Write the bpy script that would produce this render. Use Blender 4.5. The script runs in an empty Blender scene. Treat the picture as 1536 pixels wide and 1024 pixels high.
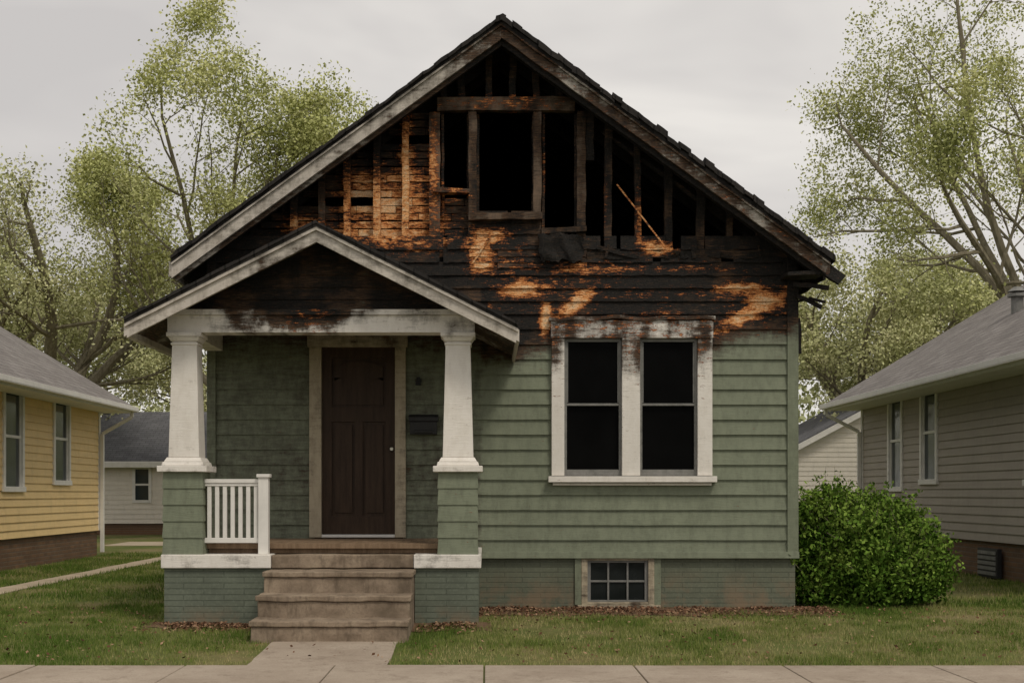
import bpy, math, random
import numpy as np
from mathutils import Vector, noise, Matrix
R = random.Random(7)
scene = bpy.context.scene
def clamp(a,l=0.0,h=1.0): return max(l,min(h,a))
def nz(x,y=0.0,z=0.0): return noise.noise(Vector((x,y,z)))
def lerp(pts,u):
    if u<=pts[0][0]: return pts[0][1]
    for a,b in zip(pts,pts[1:]):
        if u<=b[0]: return a[1]+(b[1]-a[1])*(u-a[0])/(b[0]-a[0])
    return pts[-1][1]
# facade survey units (133.33 units = 1 m on the front wall) -> metres
def ux(u): return (u-730)/133.333
def uz(v): return 1.29+(740-v)/133.333

# ------------------------------------------------------------------ materials
class Mat:
    def __init__(s,name,rough=0.7,spec=0.3):
        s.m=bpy.data.materials.new(name); s.m.use_nodes=True
        s.nt=s.m.node_tree; s.b=s.nt.nodes['Principled BSDF']
        s.b.inputs['Roughness'].default_value=rough
        s.b.inputs['Specular IOR Level'].default_value=spec
        s.tc=s.nt.nodes.new('ShaderNodeTexCoord')
        s.pos=s.tc.outputs['Object']
    def n(s,typ,ins={},**props):
        nd=s.nt.nodes.new(typ)
        for k,v in props.items(): setattr(nd,k,v)
        for k,v in ins.items():
            sk=nd.inputs[k]
            if isinstance(v,bpy.types.NodeSocket): s.nt.links.new(v,sk)
            else: sk.default_value=v
        return nd
    def link(s,a,name):
        s.nt.links.new(a,s.b.inputs[name])
    def map(s,scale,src=None,loc=(0,0,0)):
        return s.n('ShaderNodeMapping',{0:src or s.pos,1:loc,3:scale}).outputs[0]
    def noise(s,vec,scale,detail=4,rough=0.6,dist=0.0):
        return s.n('ShaderNodeTexNoise',{'Vector':vec,'Scale':scale,'Detail':min(detail,4),'Roughness':rough,'Distortion':dist}).outputs['Fac']
    def math(s,op,a,b=0.0,c=False):
        return s.n('ShaderNodeMath',{0:a,1:b},operation=op,use_clamp=c).outputs[0]
    def mr(s,v,a,b,c=0.0,d=1.0):
        return s.n('ShaderNodeMapRange',{0:v,1:a,2:b,3:c,4:d}).outputs[0]
    def ramp(s,f,stops,interp='LINEAR'):
        nd=s.n('ShaderNodeValToRGB',{0:f}); cr=nd.color_ramp; cr.interpolation=interp
        while len(cr.elements)<len(stops): cr.elements.new(0.5)
        for e,(p,c) in zip(cr.elements,stops): e.position=p; e.color=(*c,1)
        return nd.outputs[0]
    def mix(s,f,a,b,mode='MIX'):
        nd=s.nt.nodes.new('ShaderNodeMix'); nd.data_type='RGBA'; nd.blend_type=mode
        for i,v in ((0,f),(6,a),(7,b)):
            if isinstance(v,bpy.types.NodeSocket): s.nt.links.new(v,nd.inputs[i])
            elif i==0: nd.inputs[i].default_value=v
            else: nd.inputs[i].default_value=(*v,1)
        return nd.outputs[2]
    def attr(s,name): return s.n('ShaderNodeAttribute',attribute_name=name).outputs['Fac']
    def swiz(s,ax):
        sp=s.n('ShaderNodeSeparateXYZ',{0:s.pos})
        return s.n('ShaderNodeCombineXYZ',{0:sp.outputs[ax[0]],1:sp.outputs[ax[1]],2:0.0}).outputs[0]
    def bump(s,h,strength=0.4,dist=0.01,prev=None):
        ins={'Height':h,'Strength':strength,'Distance':dist}
        if prev is not None: ins['Normal']=prev
        o=s.n('ShaderNodeBump',ins).outputs[0]
        s.link(o,'Normal'); return o

def paint(name,base,dark,rough=0.55,grimy=0.5):
    """painted timber which blisters, soots, chars and takes painted porch shade following the 'char' and 'ember' attributes"""
    m=Mat(name,rough,0.3)
    c=m.attr('char'); e=m.attr('ember')
    n1=m.noise(m.map((1.0,1.0,5.0)),5.0,4,0.65)
    n2=m.noise(m.map((3,3,1.2)),4.0,4,0.7)      # vertical streaks
    n3=m.noise(m.pos,55.0,2,0.7)
    n4=m.noise(m.map((1.2,1,16)),7.0,4,0.72)     # fine grain along the boards
    base_c=m.mix(m.mr(n2,0.42,0.75,0,grimy),base,dark)
    base_c=m.mix(m.mr(m.noise(m.pos,1.3,2),0.3,0.7,0,0.45*grimy),base_c,tuple(x*0.62 for x in base))
    base_c=m.mix(m.mr(n4,0.55,0.72,0,0.45*grimy),base_c,dark)
    f=m.math('ADD',c,m.math('MULTIPLY',m.math('SUBTRACT',n1,0.5),0.75))
    f=m.math('ADD',f,m.math('MULTIPLY',m.math('SUBTRACT',n3,0.5),0.25))
    f=m.math('ADD',f,m.math('MULTIPLY',m.math('SUBTRACT',n2,0.5),0.4))
    soot_shade=m.mr(f,0.14,0.5)
    col=m.mix(m.math('MULTIPLY',soot_shade,0.75),base_c,(0.055,0.045,0.033))
    brown=m.mr(f,0.42,0.58)
    bc=m.ramp(n4,[(0.32,(0.012,0.009,0.007)),(0.48,(0.045,0.026,0.015)),(0.68,(0.15,0.085,0.045))])
    col=m.mix(brown,col,bc)
    blk=m.mr(f,0.66,0.86)
    v=m.n('ShaderNodeTexVoronoi',{'Vector':m.map((1,1,2.2)),'Scale':26.0},feature='DISTANCE_TO_EDGE').outputs['Distance']
    kc=m.ramp(n3,[(0.3,(0.005,0.005,0.005)),(0.6,(0.014,0.012,0.010)),(0.8,(0.05,0.042,0.034))])
    kc=m.mix(m.mr(n4,0.54,0.66,0,0.8),kc,(0.050,0.032,0.021))
    col=m.mix(blk,col,kc)
    g=m.math('ADD',e,m.math('MULTIPLY',m.math('SUBTRACT',m.noise(m.map((1,1,2.5)),9.0,4,0.75),0.5),1.7))
    g=m.math('ADD',g,m.math('MULTIPLY',m.math('SUBTRACT',n4,0.5),1.5))
    g=m.math('ADD',g,m.math('MULTIPLY',m.math('SUBTRACT',n3,0.5),0.5))
    oc=m.ramp(m.mr(g,0.42,1.15),[(0.0,(0.03,0.012,0.006)),(0.18,(0.20,0.055,0.015)),(0.38,(0.62,0.22,0.06)),(0.62,(0.80,0.40,0.155)),(1.0,(0.82,0.57,0.34))])
    oc=m.mix(m.mr(v,0.05,0.0,0,0.75),oc,(0.05,0.018,0.008))
    col=m.mix(m.mr(g,0.42,0.52),col,oc)
    m.link(col,'Base Color')
    m.link(m.mr(c,0.3,0.9,rough,0.8),'Roughness')
    crack=m.math('MULTIPLY',m.mr(v,0.0,0.09),m.mr(c,0.45,0.75))
    m.bump(m.math('ADD',m.math('MULTIPLY',n4,0.6),crack),0.6,0.011)
    return m.m
SIDING=paint('green_painted_siding',(0.212,0.236,0.164),(0.118,0.132,0.090),0.6,0.8)
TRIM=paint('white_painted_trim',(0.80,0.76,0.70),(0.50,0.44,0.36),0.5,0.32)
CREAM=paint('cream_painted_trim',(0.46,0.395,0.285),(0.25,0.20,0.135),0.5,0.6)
FASCIA=paint('weathered_fascia',(0.60,0.55,0.485),(0.30,0.26,0.21),0.6,0.75)
WOOD=paint('charred_timber',(0.20,0.13,0.085),(0.09,0.055,0.035),0.7)
def simple(name,a,b,scale=4,rough=0.7,bump=0.3,spec=0.3,stretch=(1,1,1),dist=0.006,metal=0):
    m=Mat(name,rough,spec)
    v=m.map(stretch); n=m.noise(v,scale,4,0.65); n2=m.noise(v,scale*9,3,0.6)
    f=m.math('ADD',m.math('MULTIPLY',n,0.7),m.math('MULTIPLY',n2,0.3))
    m.link(m.ramp(f,[(0.32,a),(0.68,b)]),'Base Color')
    m.bump(n2,bump,dist); m.b.inputs['Metallic'].default_value=metal
    return m.m
def plain(name,c):
    m=Mat(name,0.95,0.03); m.link(m.ramp(m.noise(m.pos,5,2),[(0.3,c),(0.7,tuple(x*2.4 for x in c))]),'Base Color'); return m.m
SOOT=plain('soot_interior',(0.003,0.003,0.003))
DOOR=simple('dark_wood_door',(0.026,0.015,0.009),(0.068,0.041,0.025),3,0.5,0.3,0.2,(6,6,0.7))
DARKMETAL=simple('dark_metal',(0.015,0.015,0.015),(0.03,0.03,0.03),8,0.5,0.1,0.3)
BRASS=simple('worn_metal_knob',(0.35,0.33,0.28),(0.5,0.47,0.4),8,0.3,0.05,0.5,metal=1)
SASH=simple('gray_sash',(0.13,0.13,0.12),(0.24,0.235,0.22),9,0.55,0.3)
def glassm(name,c,spec,r0=0.04,r1=0.18):
    m=Mat(name,0.06,spec); m.link(m.ramp(m.noise(m.pos,1.5,2),[(0.3,c),(0.7,tuple(x*1.7+0.001 for x in c))]),'Base Color')
    m.link(m.mr(m.noise(m.pos,5,3),0.3,0.7,r0,r1),'Roughness'); return m.m
GLASS=glassm('sooted_glass',(0.002,0.002,0.002),0.03,0.15,0.5)
NGLASS=glassm('window_glass',(0.015,0.024,0.028),0.5)
def conc():
    m=Mat('concrete_steps',0.88,0.2)
    n=m.noise(m.pos,2.0,4,0.7); n2=m.noise(m.pos,45,3,0.7); n3=m.noise(m.map((5,5,1.5)),2.2,4,0.7)
    c=m.ramp(n,[(0.32,(0.15,0.115,0.08)),(0.5,(0.26,0.20,0.145)),(0.68,(0.37,0.295,0.215))])
    c=m.mix(m.mr(n3,0.5,0.68,0,0.65),c,(0.095,0.072,0.052)); c=m.mix(m.mr(n2,0.45,0.8,0,0.5),c,(0.11,0.088,0.065))
    m.link(c,'Base Color'); m.bump(n2,0.5,0.006); return m.m
CONC=conc()
def walk_mat():
    m=Mat('sidewalk_concrete',0.88,0.2)
    n=m.noise(m.pos,1.1,4,0.7); n2=m.noise(m.pos,60,3,0.7)
    c=m.ramp(n,[(0.3,(0.31,0.25,0.195)),(0.7,(0.46,0.39,0.315))])
    c=m.mix(m.mr(n2,0.35,0.75,0,0.5),c,(0.22,0.175,0.135))
    c=m.mix(m.mr(m.noise(m.pos,6,4,0.8),0.52,0.7,0,0.55),c,(0.17,0.13,0.098))
    m.link(c,'Base Color'); m.bump(n2,0.4,0.004); return m.m
WALK=walk_mat()
DECK=simple('worn_deck_boards',(0.13,0.085,0.05),(0.28,0.195,0.125),3,0.75,0.4,0.25,(8,1,1))
def brickm(name,c1,c2,mortar,ax='XZ',w=0.21,h=0.072,rough=0.75,bump=0.7,squash=0.01):
    m=Mat(name,rough,0.25); v=m.swiz(ax)
    b=m.n('ShaderNodeTexBrick',{'Vector':v,'Color1':(*c1,1),'Color2':(*c2,1),'Mortar':(*mortar,1),'Scale':1.0,
        'Mortar Size':squash,'Mortar Smooth':0.3,'Brick Width':w,'Row Height':h})
    n=m.noise(m.pos,2.2,4,0.7); n2=m.noise(m.pos,35,3)
    col=m.mix(m.mr(n,0.35,0.72,0,0.65),b.outputs['Color'],tuple(x*0.5 for x in c1))
    col=m.mix(m.mr(n2,0.5,0.8,0,0.35),col,tuple(min(1,x*1.6) for x in c2))
    m.link(col,'Base Color')
    m.bump(m.math('ADD',m.math('SUBTRACT',1.0,b.outputs['Fac']),m.math('MULTIPLY',n2,0.4)),bump,0.006)
    return m
def soil_splash(fm,top,amt):
    sp=fm.n('ShaderNodeSeparateXYZ',{0:fm.pos}); base_in=fm.b.inputs['Base Color'].links[0].from_socket
    low=fm.math('MULTIPLY',fm.mr(sp.outputs['Z'],top,0.0),fm.mr(fm.noise(fm.pos,3,4,0.7),0.44,0.60,0,amt))
    fm.link(fm.mix(low,base_in,(0.21,0.155,0.10)),'Base Color')
fm=brickm('painted_foundation_brick',(0.135,0.148,0.105),(0.148,0.162,0.116),(0.100,0.110,0.08),'XZ',.4,.058,.7,.5,.007)
soil_splash(fm,0.45,1.0); FOUND=fm.m
fm2=brickm('painted_porch_brick',(0.136,0.155,0.118),(0.152,0.173,0.132),(0.100,0.115,0.088),'XZ',.4,.058,.7,.5,.007); soil_splash(fm2,0.2,.8); FOUNDP=fm2.m
NBRICK=brickm('neighbour_brick',(0.22,0.12,0.065),(0.13,0.08,0.05),(0.16,0.13,0.10),'YZ').m
def shingle(name,c1,c2,ax='YX'):
    return brickm(name,c1,c2,tuple(x*0.45 for x in c1),ax,0.3,0.14,0.9,0.9,0.008).m
ROOFCHAR=shingle('charred_shingles',(0.022,0.020,0.019),(0.04,0.035,0.032))
ROOFN=shingle('gray_asphalt_shingles',(0.21,0.19,0.18),(0.28,0.26,0.245))
ROOFN2=shingle('dark_gray_shingles',(0.13,0.13,0.14),(0.17,0.17,0.18),'XY')
def sid(name,c):
    m=Mat(name,0.6,0.3); n=m.noise(m.map((1,1,4)),1.6,4,0.65); n2=m.noise(m.map((3,3,1)),3,4)
    col=m.mix(m.mr(n,0.35,0.7,0,0.5),c,tuple(x*0.78 for x in c)); col=m.mix(m.mr(n2,0.5,0.75,0,0.3),col,tuple(x*0.6 for x in c))
    m.link(col,'Base Color'); return m.m
YEL=sid('yellow_siding',(0.82,0.60,0.29)); GRY=sid('warm_gray_siding',(0.38,0.335,0.285)); WHT=sid('off_white_siding',(0.78,0.72,0.63))
NTRIM=sid('clean_white_trim',(0.78,0.755,0.71))
def bark():
    m=Mat('tree_bark',0.95,0.05); n=m.noise(m.map((3,3,.6)),5,3)
    m.link(m.ramp(n,[(.32,(0.15,0.13,0.09)),(.68,(0.28,0.25,0.18))]),'Base Color'); return m.m
BARK=bark()
def leafm(name,a,b,c):
    m=bpy.data.materials.new(name); m.use_nodes=True; nt=m.node_tree; nt.nodes.remove(nt.nodes['Principled BSDF'])
    at=nt.nodes.new('ShaderNodeAttribute'); at.attribute_name='tint'
    cr=nt.nodes.new('ShaderNodeValToRGB'); cr.color_ramp.elements.new(0.5)
    for e,(p,cc) in zip(cr.color_ramp.elements,((0,a),(.5,b),(1,c))): e.position=p; e.color=(*cc,1)
    df=nt.nodes.new('ShaderNodeBsdfDiffuse'); nt.links.new(at.outputs['Fac'],cr.inputs[0]); nt.links.new(cr.outputs[0],df.inputs[0]); nt.links.new(df.outputs[0],nt.nodes['Material Output'].inputs[0])
    return m
LEAF=leafm('spring_leaves',(0.31,0.34,0.12),(0.49,0.51,0.21),(0.62,0.61,0.31))
LEAF2=leafm('hazed_spring_leaves',(0.35,0.37,0.17),(0.50,0.51,0.26),(0.61,0.59,0.35))  # paled so that distance haze is painted into the leaf colour
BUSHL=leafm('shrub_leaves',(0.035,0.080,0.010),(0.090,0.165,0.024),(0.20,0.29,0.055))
DISTL=leafm('distant_leaves',(0.31,0.34,0.17),(0.43,0.45,0.25),(0.53,0.53,0.32))  # atmospheric haze painted into these light leaf tones
GRASSM=leafm('grass_blades',(0.080,0.135,0.024),(0.19,0.22,0.060),(0.40,0.34,0.17))
LITTER=leafm('leaf_litter',(0.04,0.022,0.014),(0.19,0.10,0.06),(0.38,0.25,0.16))
def groundm():
    m=Mat('lawn_soil',0.95,0.1)
    n=m.noise(m.pos,0.55,4,0.65); n2=m.noise(m.pos,14,4,0.75)
    c=m.ramp(n,[(0.33,(0.07,0.11,0.022)),(0.5,(0.13,0.15,0.045)),(0.64,(0.22,0.185,0.09))])
    c=m.mix(m.mr(n2,0.4,0.75,0,0.6),c,(0.09,0.07,0.035)); m.link(c,'Base Color'); m.bump(n2,0.8,0.03); return m.m
GROUND=groundm()
SOIL=simple('bare_soil',(0.07,0.04,0.025),(0.23,0.15,0.095),6,0.95,0.9,0.1,dist=0.02)
ASPH=simple('asphalt',(0.04,0.04,0.042),(0.065,0.063,0.06),3,0.9,0.5,0.2)
PATHM=simple('pale_path',(0.32,0.26,0.19),(0.48,0.40,0.30),2,0.9,0.4,0.15)

# ------------------------------------------------------------------ mesh tools
class MB:
    def __init__(s): s.v=[];s.f=[];s.c=[];s.e=[]
    def pt(s,p,ch=None):
        s.v.append(tuple(p)); c,e=ch(*p) if ch else (0,0); s.c.append(c); s.e.append(e); return len(s.v)-1
    def quad(s,pts,ch=None): s.f.append(tuple(s.pt(p,ch) for p in pts))
    def box(s,x0,x1,y0,y1,z0,z1,cell=9.0,fn=None,ch=None):
        if x0>x1:x0,x1=x1,x0
        if y0>y1:y0,y1=y1,y0
        if z0>z1:z0,z1=z1,z0
        nx,ny,nzz=[max(1,int(math.ceil((b-a)/cell))) for a,b in ((x0,x1),(y0,y1),(z0,z1))]
        d={}
        def g(i,j,k):
            if (i,j,k) not in d:
                p=(x0+(x1-x0)*i/nx,y0+(y1-y0)*j/ny,z0+(z1-z0)*k/nzz)
                if fn:p=fn(*p)
                d[(i,j,k)]=s.pt(p,ch)
            return d[(i,j,k)]
        for i in range(nx):
            for j in range(ny):
                s.f.append((g(i,j,0),g(i,j+1,0),g(i+1,j+1,0),g(i+1,j,0)))
                s.f.append((g(i,j,nzz),g(i+1,j,nzz),g(i+1,j+1,nzz),g(i,j+1,nzz)))
            for k in range(nzz):
                s.f.append((g(i,0,k),g(i+1,0,k),g(i+1,0,k+1),g(i,0,k+1)))
                s.f.append((g(i,ny,k),g(i,ny,k+1),g(i+1,ny,k+1),g(i+1,ny,k)))
        for j in range(ny):
            for k in range(nzz):
                s.f.append((g(0,j,k),g(0,j,k+1),g(0,j+1,k+1),g(0,j+1,k)))
                s.f.append((g(nx,j,k),g(nx,j+1,k),g(nx,j+1,k+1),g(nx,j,k+1)))
    def beam(s,a,b,w,t,cell=0.1,ch=None,rough=0.0):
        """rectangular timber from a to b; w = width, t = depth"""
        a=Vector(a);b=Vector(b);d=b-a;L=d.length;d.normalize()
        yv=Vector((0,1,0)) if abs(d.y)<0.9 else Vector((1,0,0)); sx=d.cross(yv).normalized(); sy=sx.cross(d).normalized()
        def fn(x,y,z):
            p=a+d*z+sx*x+sy*y
            if rough:
                p=p+sx*(nz(p.x*4,p.y*4,p.z*6)*rough)+sy*(nz(p.x*5+9,p.y*4,p.z*7)*rough)
            return tuple(p)
        s.box(-w/2,w/2,-t/2,t/2,0,L,cell,fn,ch)
    def cyl(s,a,b,r0,r1=None,n=10,ch=None,caps=True):
        r1=r0 if r1 is None else r1
        a=Vector(a);b=Vector(b);d=(b-a).normalized()
        up=Vector((0,0,1)) if abs(d.z)<0.9 else Vector((1,0,0)); x=d.cross(up).normalized(); y=d.cross(x)
        A=[s.pt(a+(x*math.cos(2*math.pi*i/n)+y*math.sin(2*math.pi*i/n))*r0,ch) for i in range(n)]
        B=[s.pt(b+(x*math.cos(2*math.pi*i/n)+y*math.sin(2*math.pi*i/n))*r1,ch) for i in range(n)]
        for i in range(n): s.f.append((A[i],A[(i+1)%n],B[(i+1)%n],B[i]))
        if caps: s.f.append(tuple(reversed(A))); s.f.append(tuple(B))
    def board(s,A,B,n,z0,z1,out=0.022,ins=0.004,ch=None,step=9.0):
        A=Vector(A);B=Vector(B);n=Vector(n);L=(B-A).length;k=max(1,int(L/step))
        for i in range(k):
            p=A.lerp(B,i/k);q=A.lerp(B,(i+1)/k)
            v=lambda r,o,z:(r.x+n.x*o,r.y+n.y*o,z)
            s.quad([v(p,out,z0),v(q,out,z0),v(q,ins,z1),v(p,ins,z1)],ch)
            s.quad([v(p,-0.02,z0),v(q,-0.02,z0),v(q,out,z0),v(p,out,z0)],ch)
    def build(s,name,mat,parent=None,bevel=0.0,smooth=False):
        me=bpy.data.meshes.new(name); me.from_pydata(s.v,[],s.f); me.materials.append(mat)
        for nm,arr in (('char',s.c),('ember',s.e)):
            at=me.attributes.new(nm,'FLOAT','POINT'); at.data.foreach_set('value',np.array(arr,dtype=np.float32))
        ob=bpy.data.objects.new(name,me); scene.collection.objects.link(ob)
        if parent: ob.parent=parent
        if bevel:
            md=ob.modifiers.new('bevel','BEVEL'); md.width=bevel; md.segments=2; md.limit_method='ANGLE'; md.angle_limit=0.7
        return ob
def empty(name,loc=(0,0,0)):
    o=bpy.data.objects.new(name,None); scene.collection.objects.link(o); return o

# ------------------------------------------------------------------ burned house
H=empty('burned_house')
WL,WR=-3.11,3.45; AX=0.155; AZ=6.47; SL=0.725; HD=9.5
BL=[(450,335,30,12,0,1.0),(590,310,80,58,0,.92),(545,290,32,34,0,1.0),(609,270,12,100,0,1.0),(650,250,9,85,0,.9),(560,350,100,20,0,.95),(630,365,35,9,0,1.0),
 (720,380,22,30,0,.95),(735,350,30,9,0,1.0),(790,434,40,12,0,1.25),(862,456,34,11,-.7,1.2),(819,478,9,34,0,1.2),(722,400,20,8,0,1.1),(760,400,60,40,0,.42),(840,430,90,40,0,.42),
 (1108,434,34,9,0,1.25),(1120,470,66,10,-.49,1.4),(1148,450,30,11,0,1.3),(1125,460,60,40,0,.46),(985,373,24,10,0,1.1),(890,402,60,8,0,.85),(760,155,80,14,0,.65),(820,250,7,80,0,.5),
 (520,300,12,60,0,.7),(960,330,9,60,0,.6),(680,288,25,6,0,.9),(1000,440,80,8,0,.5),(740,460,30,8,0,.6),(905,300,8,60,0,.45),(1010,402,120,6,0,.58),(990,470,60,8,0,.5)]
def ember(x,z):
    u=730+133.333*x; v=740-(z-1.29)*133.333; m=0
    for cx,cy,rx,ry,a,s_ in BL:
        dx=u-cx;dy=v-cy;p=dx*math.cos(a)+dy*math.sin(a);q=-dx*math.sin(a)+dy*math.cos(a)
        m=max(m,s_*math.exp(-(p/rx)**2*0.7-(q/ry)**2*0.7))
    return m
def chf(x,y,z,row=None):
    u=730+133.333*x; v=740-(z-1.29)*133.333
    n=nz(x*1.3,0,z*1.6)+0.5*nz(x*5,3,z*4)
    if u<722 and v>430: return (clamp(0.29+0.14*n+clamp((540-v)/60)*0.4,.05),0)  # extra char paints porch shade into the siding colour, with soot near the top
    yb=lerp([(720,528),(770,524),(815,508),(900,490),(1070,520),(1110,500),(1150,492),(1190,482)],u)
    c=min(0.5+(yb-v)/70,0.86)+0.30*n
    c+=0.10*clamp((yb+90-v)/90)
    e=ember(x,z) if v<508 else 0
    if row is not None: e*=0.85+0.5*nz(row*3.7,x*2.2)   # every board burned differently
    return (clamp(c,0.03,1.25),e)
holes=[(470,605,508,805),(834,1062,487,718)]
sb=MB(); step=0.045; exp_=0.169; z=0.60; row=0
TOPZ=uz(376)
while z<TOPZ+0.02:
    exp_r=0.145 if z>uz(480) else exp_
    n=int((WR-WL)/step); zc=z+exp_r/2
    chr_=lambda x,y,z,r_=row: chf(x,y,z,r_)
    for i in range(n):
        xa=WL+(WR-WL)*i/n; xb=WL+(WR-WL)*(i+1)/n; xc=(xa+xb)/2
        u=730+133.333*xc; v=740-(zc-1.29)*133.333
        if any(h[0]<u<h[1] and h[2]<v<h[3] for h in holes): continue
        if zc>AZ-SL*abs(xc-AX)-0.05: continue
        burned=v<470
        def wob(x):
            if not burned: return (0.004*nz(x*1.5,row*3.1),0.003*nz(x*2,row*7.7))
            k=clamp((470-v)/80)
            return (0.016*k*nz(x*2.2,row*3.1),0.010*k*nz(x*3.5,row*5.7)+0.012*k*nz(x*16,row*2.7)+.006*k*nz(x*40,row))
        if v<392 and nz(xc*5,row*9.3)+0.5*nz(xc*21,row)>0.35: continue
        (oa,la),(ob_,lb)=wob(xa),wob(xb)
        zz=[z,z+exp_r*0.5,z+exp_r+0.012]
        O=[0.028,0.015,0.003]
        for k in range(2):
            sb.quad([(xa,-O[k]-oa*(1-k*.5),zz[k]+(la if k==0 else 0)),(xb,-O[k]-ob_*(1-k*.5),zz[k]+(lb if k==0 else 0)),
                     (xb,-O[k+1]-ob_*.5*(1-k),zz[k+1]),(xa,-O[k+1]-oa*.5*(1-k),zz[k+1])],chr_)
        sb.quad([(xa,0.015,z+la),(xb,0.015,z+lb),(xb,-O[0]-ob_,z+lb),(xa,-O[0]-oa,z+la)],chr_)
    z+=exp_r; row+=1
chs=lambda x,y,z:(clamp(0.5+(z-3.3)/0.7+0.3*nz(x,y*1.3,z*2)-y*0.1,0.05,1.2),0)
z=0.60
while z<3.95:
    sb.board((WR,0.0,0),(WR,HD,0),(1,0,0),z,z+exp_+.01,ch=chs,step=0.3)
    sb.board((WL,HD,0),(WL,0.0,0),(-1,0,0),z,z+exp_+.01,ch=chs,step=0.3)
    z+=exp_
z=0.6
while z<AZ-0.4:
    w=min(3.28,(AZ-z)/SL-0.3)
    sb.board((AX+w+.015,HD,0),(AX-w,HD,0),(0,1,0),z,z+exp_+.01,ch=chs,step=0.4); z+=exp_
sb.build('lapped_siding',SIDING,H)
bk=MB()
def bkr(u0,u1,v0,v1): bk.box(ux(u0),ux(u1),0.03,0.06,uz(v1),uz(v0))
bkr(318,470,385,812); bkr(605,834,385,812); bkr(470,605,385,508); bkr(834,1062,385,487); bkr(834,1062,718,812); bkr(1062,1186,385,812)
bk.build('wall_sheathing',SOOT,H)
rm=MB()
rm.box(WL+.10,WL+.13,0.08,HD-.1,0.6,4.0); rm.box(WR-.13,WR-.10,0.08,HD-.1,0.6,4.0)
rm.box(WL+.13,WR-.13,4.5,4.53,0.6,3.9); rm.box(WL+.1,WR-.1,0.08,HD-.1,3.90,3.95); rm.box(WL+.1,WR-.1,0.08,HD-.1,0.58,0.62)
rm.box(-0.5,-0.45,0.08,4.4,0.63,3.89)
rm.build('sooted_rooms',SOOT,H)
at=MB()
for zz in np.arange(3.96,6.2,0.2):
    w=(AZ-zz)/SL-0.3
    if w>0: at.box(AX-w,AX+w,6.0,6.04,zz,zz+.197)
for yy in np.arange(0.9,6,0.61):
    for sgn in (-1,1):
        at.beam((AX,yy,AZ-.24),(AX+sgn*3.3,yy,AZ-.24-SL*3.3),0.13,0.045,0.3,lambda x,y,z:(1.1,0),0.01)
at.build('attic_rafters',SOOT,H)

tb=MB()
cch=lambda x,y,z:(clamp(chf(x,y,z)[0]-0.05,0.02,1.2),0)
tb.box(WR-0.075,WR+.03,-0.045,-0.0,0.60,3.93,0.08,ch=cch)
tb.box(WR+.025,WR+.05,-0.040,0.10,0.60,3.93,0.08,ch=cch)
tb.box(WL-.03,WL+.07,-0.045,0.0,0.60,3.93,0.1,ch=cch)
tb.box(WL-.03,WR+.055,-0.05,0.02,0.565,0.64,0.1,fn=lambda x,y,z:(x,y-(0.012 if z<0.6 else 0),z),ch=cch)
tb.build('corner_boards_and_skirt',SIDING,H,0.004)
fb=MB()
fb.box(WL,ux(868),0.0,0.2,-0.2,0.565,0.3); fb.box(ux(985),WR+.02,0.0,0.2,-0.2,0.565,0.3); fb.box(ux(868),ux(985),0.001,0.2,-0.2,0.03)
fb.build('brick_foundation',FOUND,H)
f2=MB(); f2.box(WR-.2,WR+.02,0.201,HD,-.2,.565); f2.box(WL,WL+.2,0.201,HD,-.2,.565); f2.box(WL+.2,WR-.2,HD-.2,HD,-.2,.565)
f2.build('side_foundation',simple('painted_block',(0.09,0.115,0.085),(0.13,0.15,0.11),3),H)
bw=MB(); y0=-0.03; bch_=lambda x,y,z:(clamp(.24+.3*nz(x*7,y,z*9)),0)
bw.box(ux(872),ux(881),y0,0.08,0.03,0.565,0.06,ch=bch_); bw.box(ux(972),ux(981),y0,0.08,0.03,0.565,0.06,ch=bch_)
bw.box(ux(881),ux(972),y0+.003,0.08,0.54,0.565,0.06,ch=bch_); bw.box(ux(881),ux(972),y0+.003,0.08,0.045,0.075,0.06,ch=bch_)
bw.box(ux(866),ux(990),-0.06,0.05,0.005,0.042,0.06,ch=bch_)
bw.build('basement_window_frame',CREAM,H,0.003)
bs=MB()
bs.box(ux(881),ux(886),0.0,0.05,0.076,0.539);bs.box(ux(967),ux(972),0.0,0.05,0.076,0.539);bs.box(ux(886),ux(967),0.0,0.05,0.076,0.095);bs.box(ux(886),ux(967),0.0,0.05,0.515,0.539)
for u in (911,940): bs.box(ux(u),ux(u+2.8),0.003,0.045,0.095,0.515)
bs.box(ux(886),ux(967),0.006,0.042,0.295,0.317); bs.build('basement_sash',SASH,H,0.002)
g=MB(); g.box(ux(884),ux(969),0.025,0.035,0.09,0.52); g.build('basement_glass',glassm('basement_glass_pane',(0.008,0.010,0.010),0.2,.05,.3),H)
sd=MB(); sd.box(ux(862),ux(872),-0.025,0.0,0.043,0.565,0.1,ch=lambda x,y,z:(.12,0)); sd.box(ux(981),ux(991),-0.02,0.0,0.043,0.565,0.1,ch=lambda x,y,z:(.1,0)); sd.build('basement_window_side_boards',SIDING,H,0.003)

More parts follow.
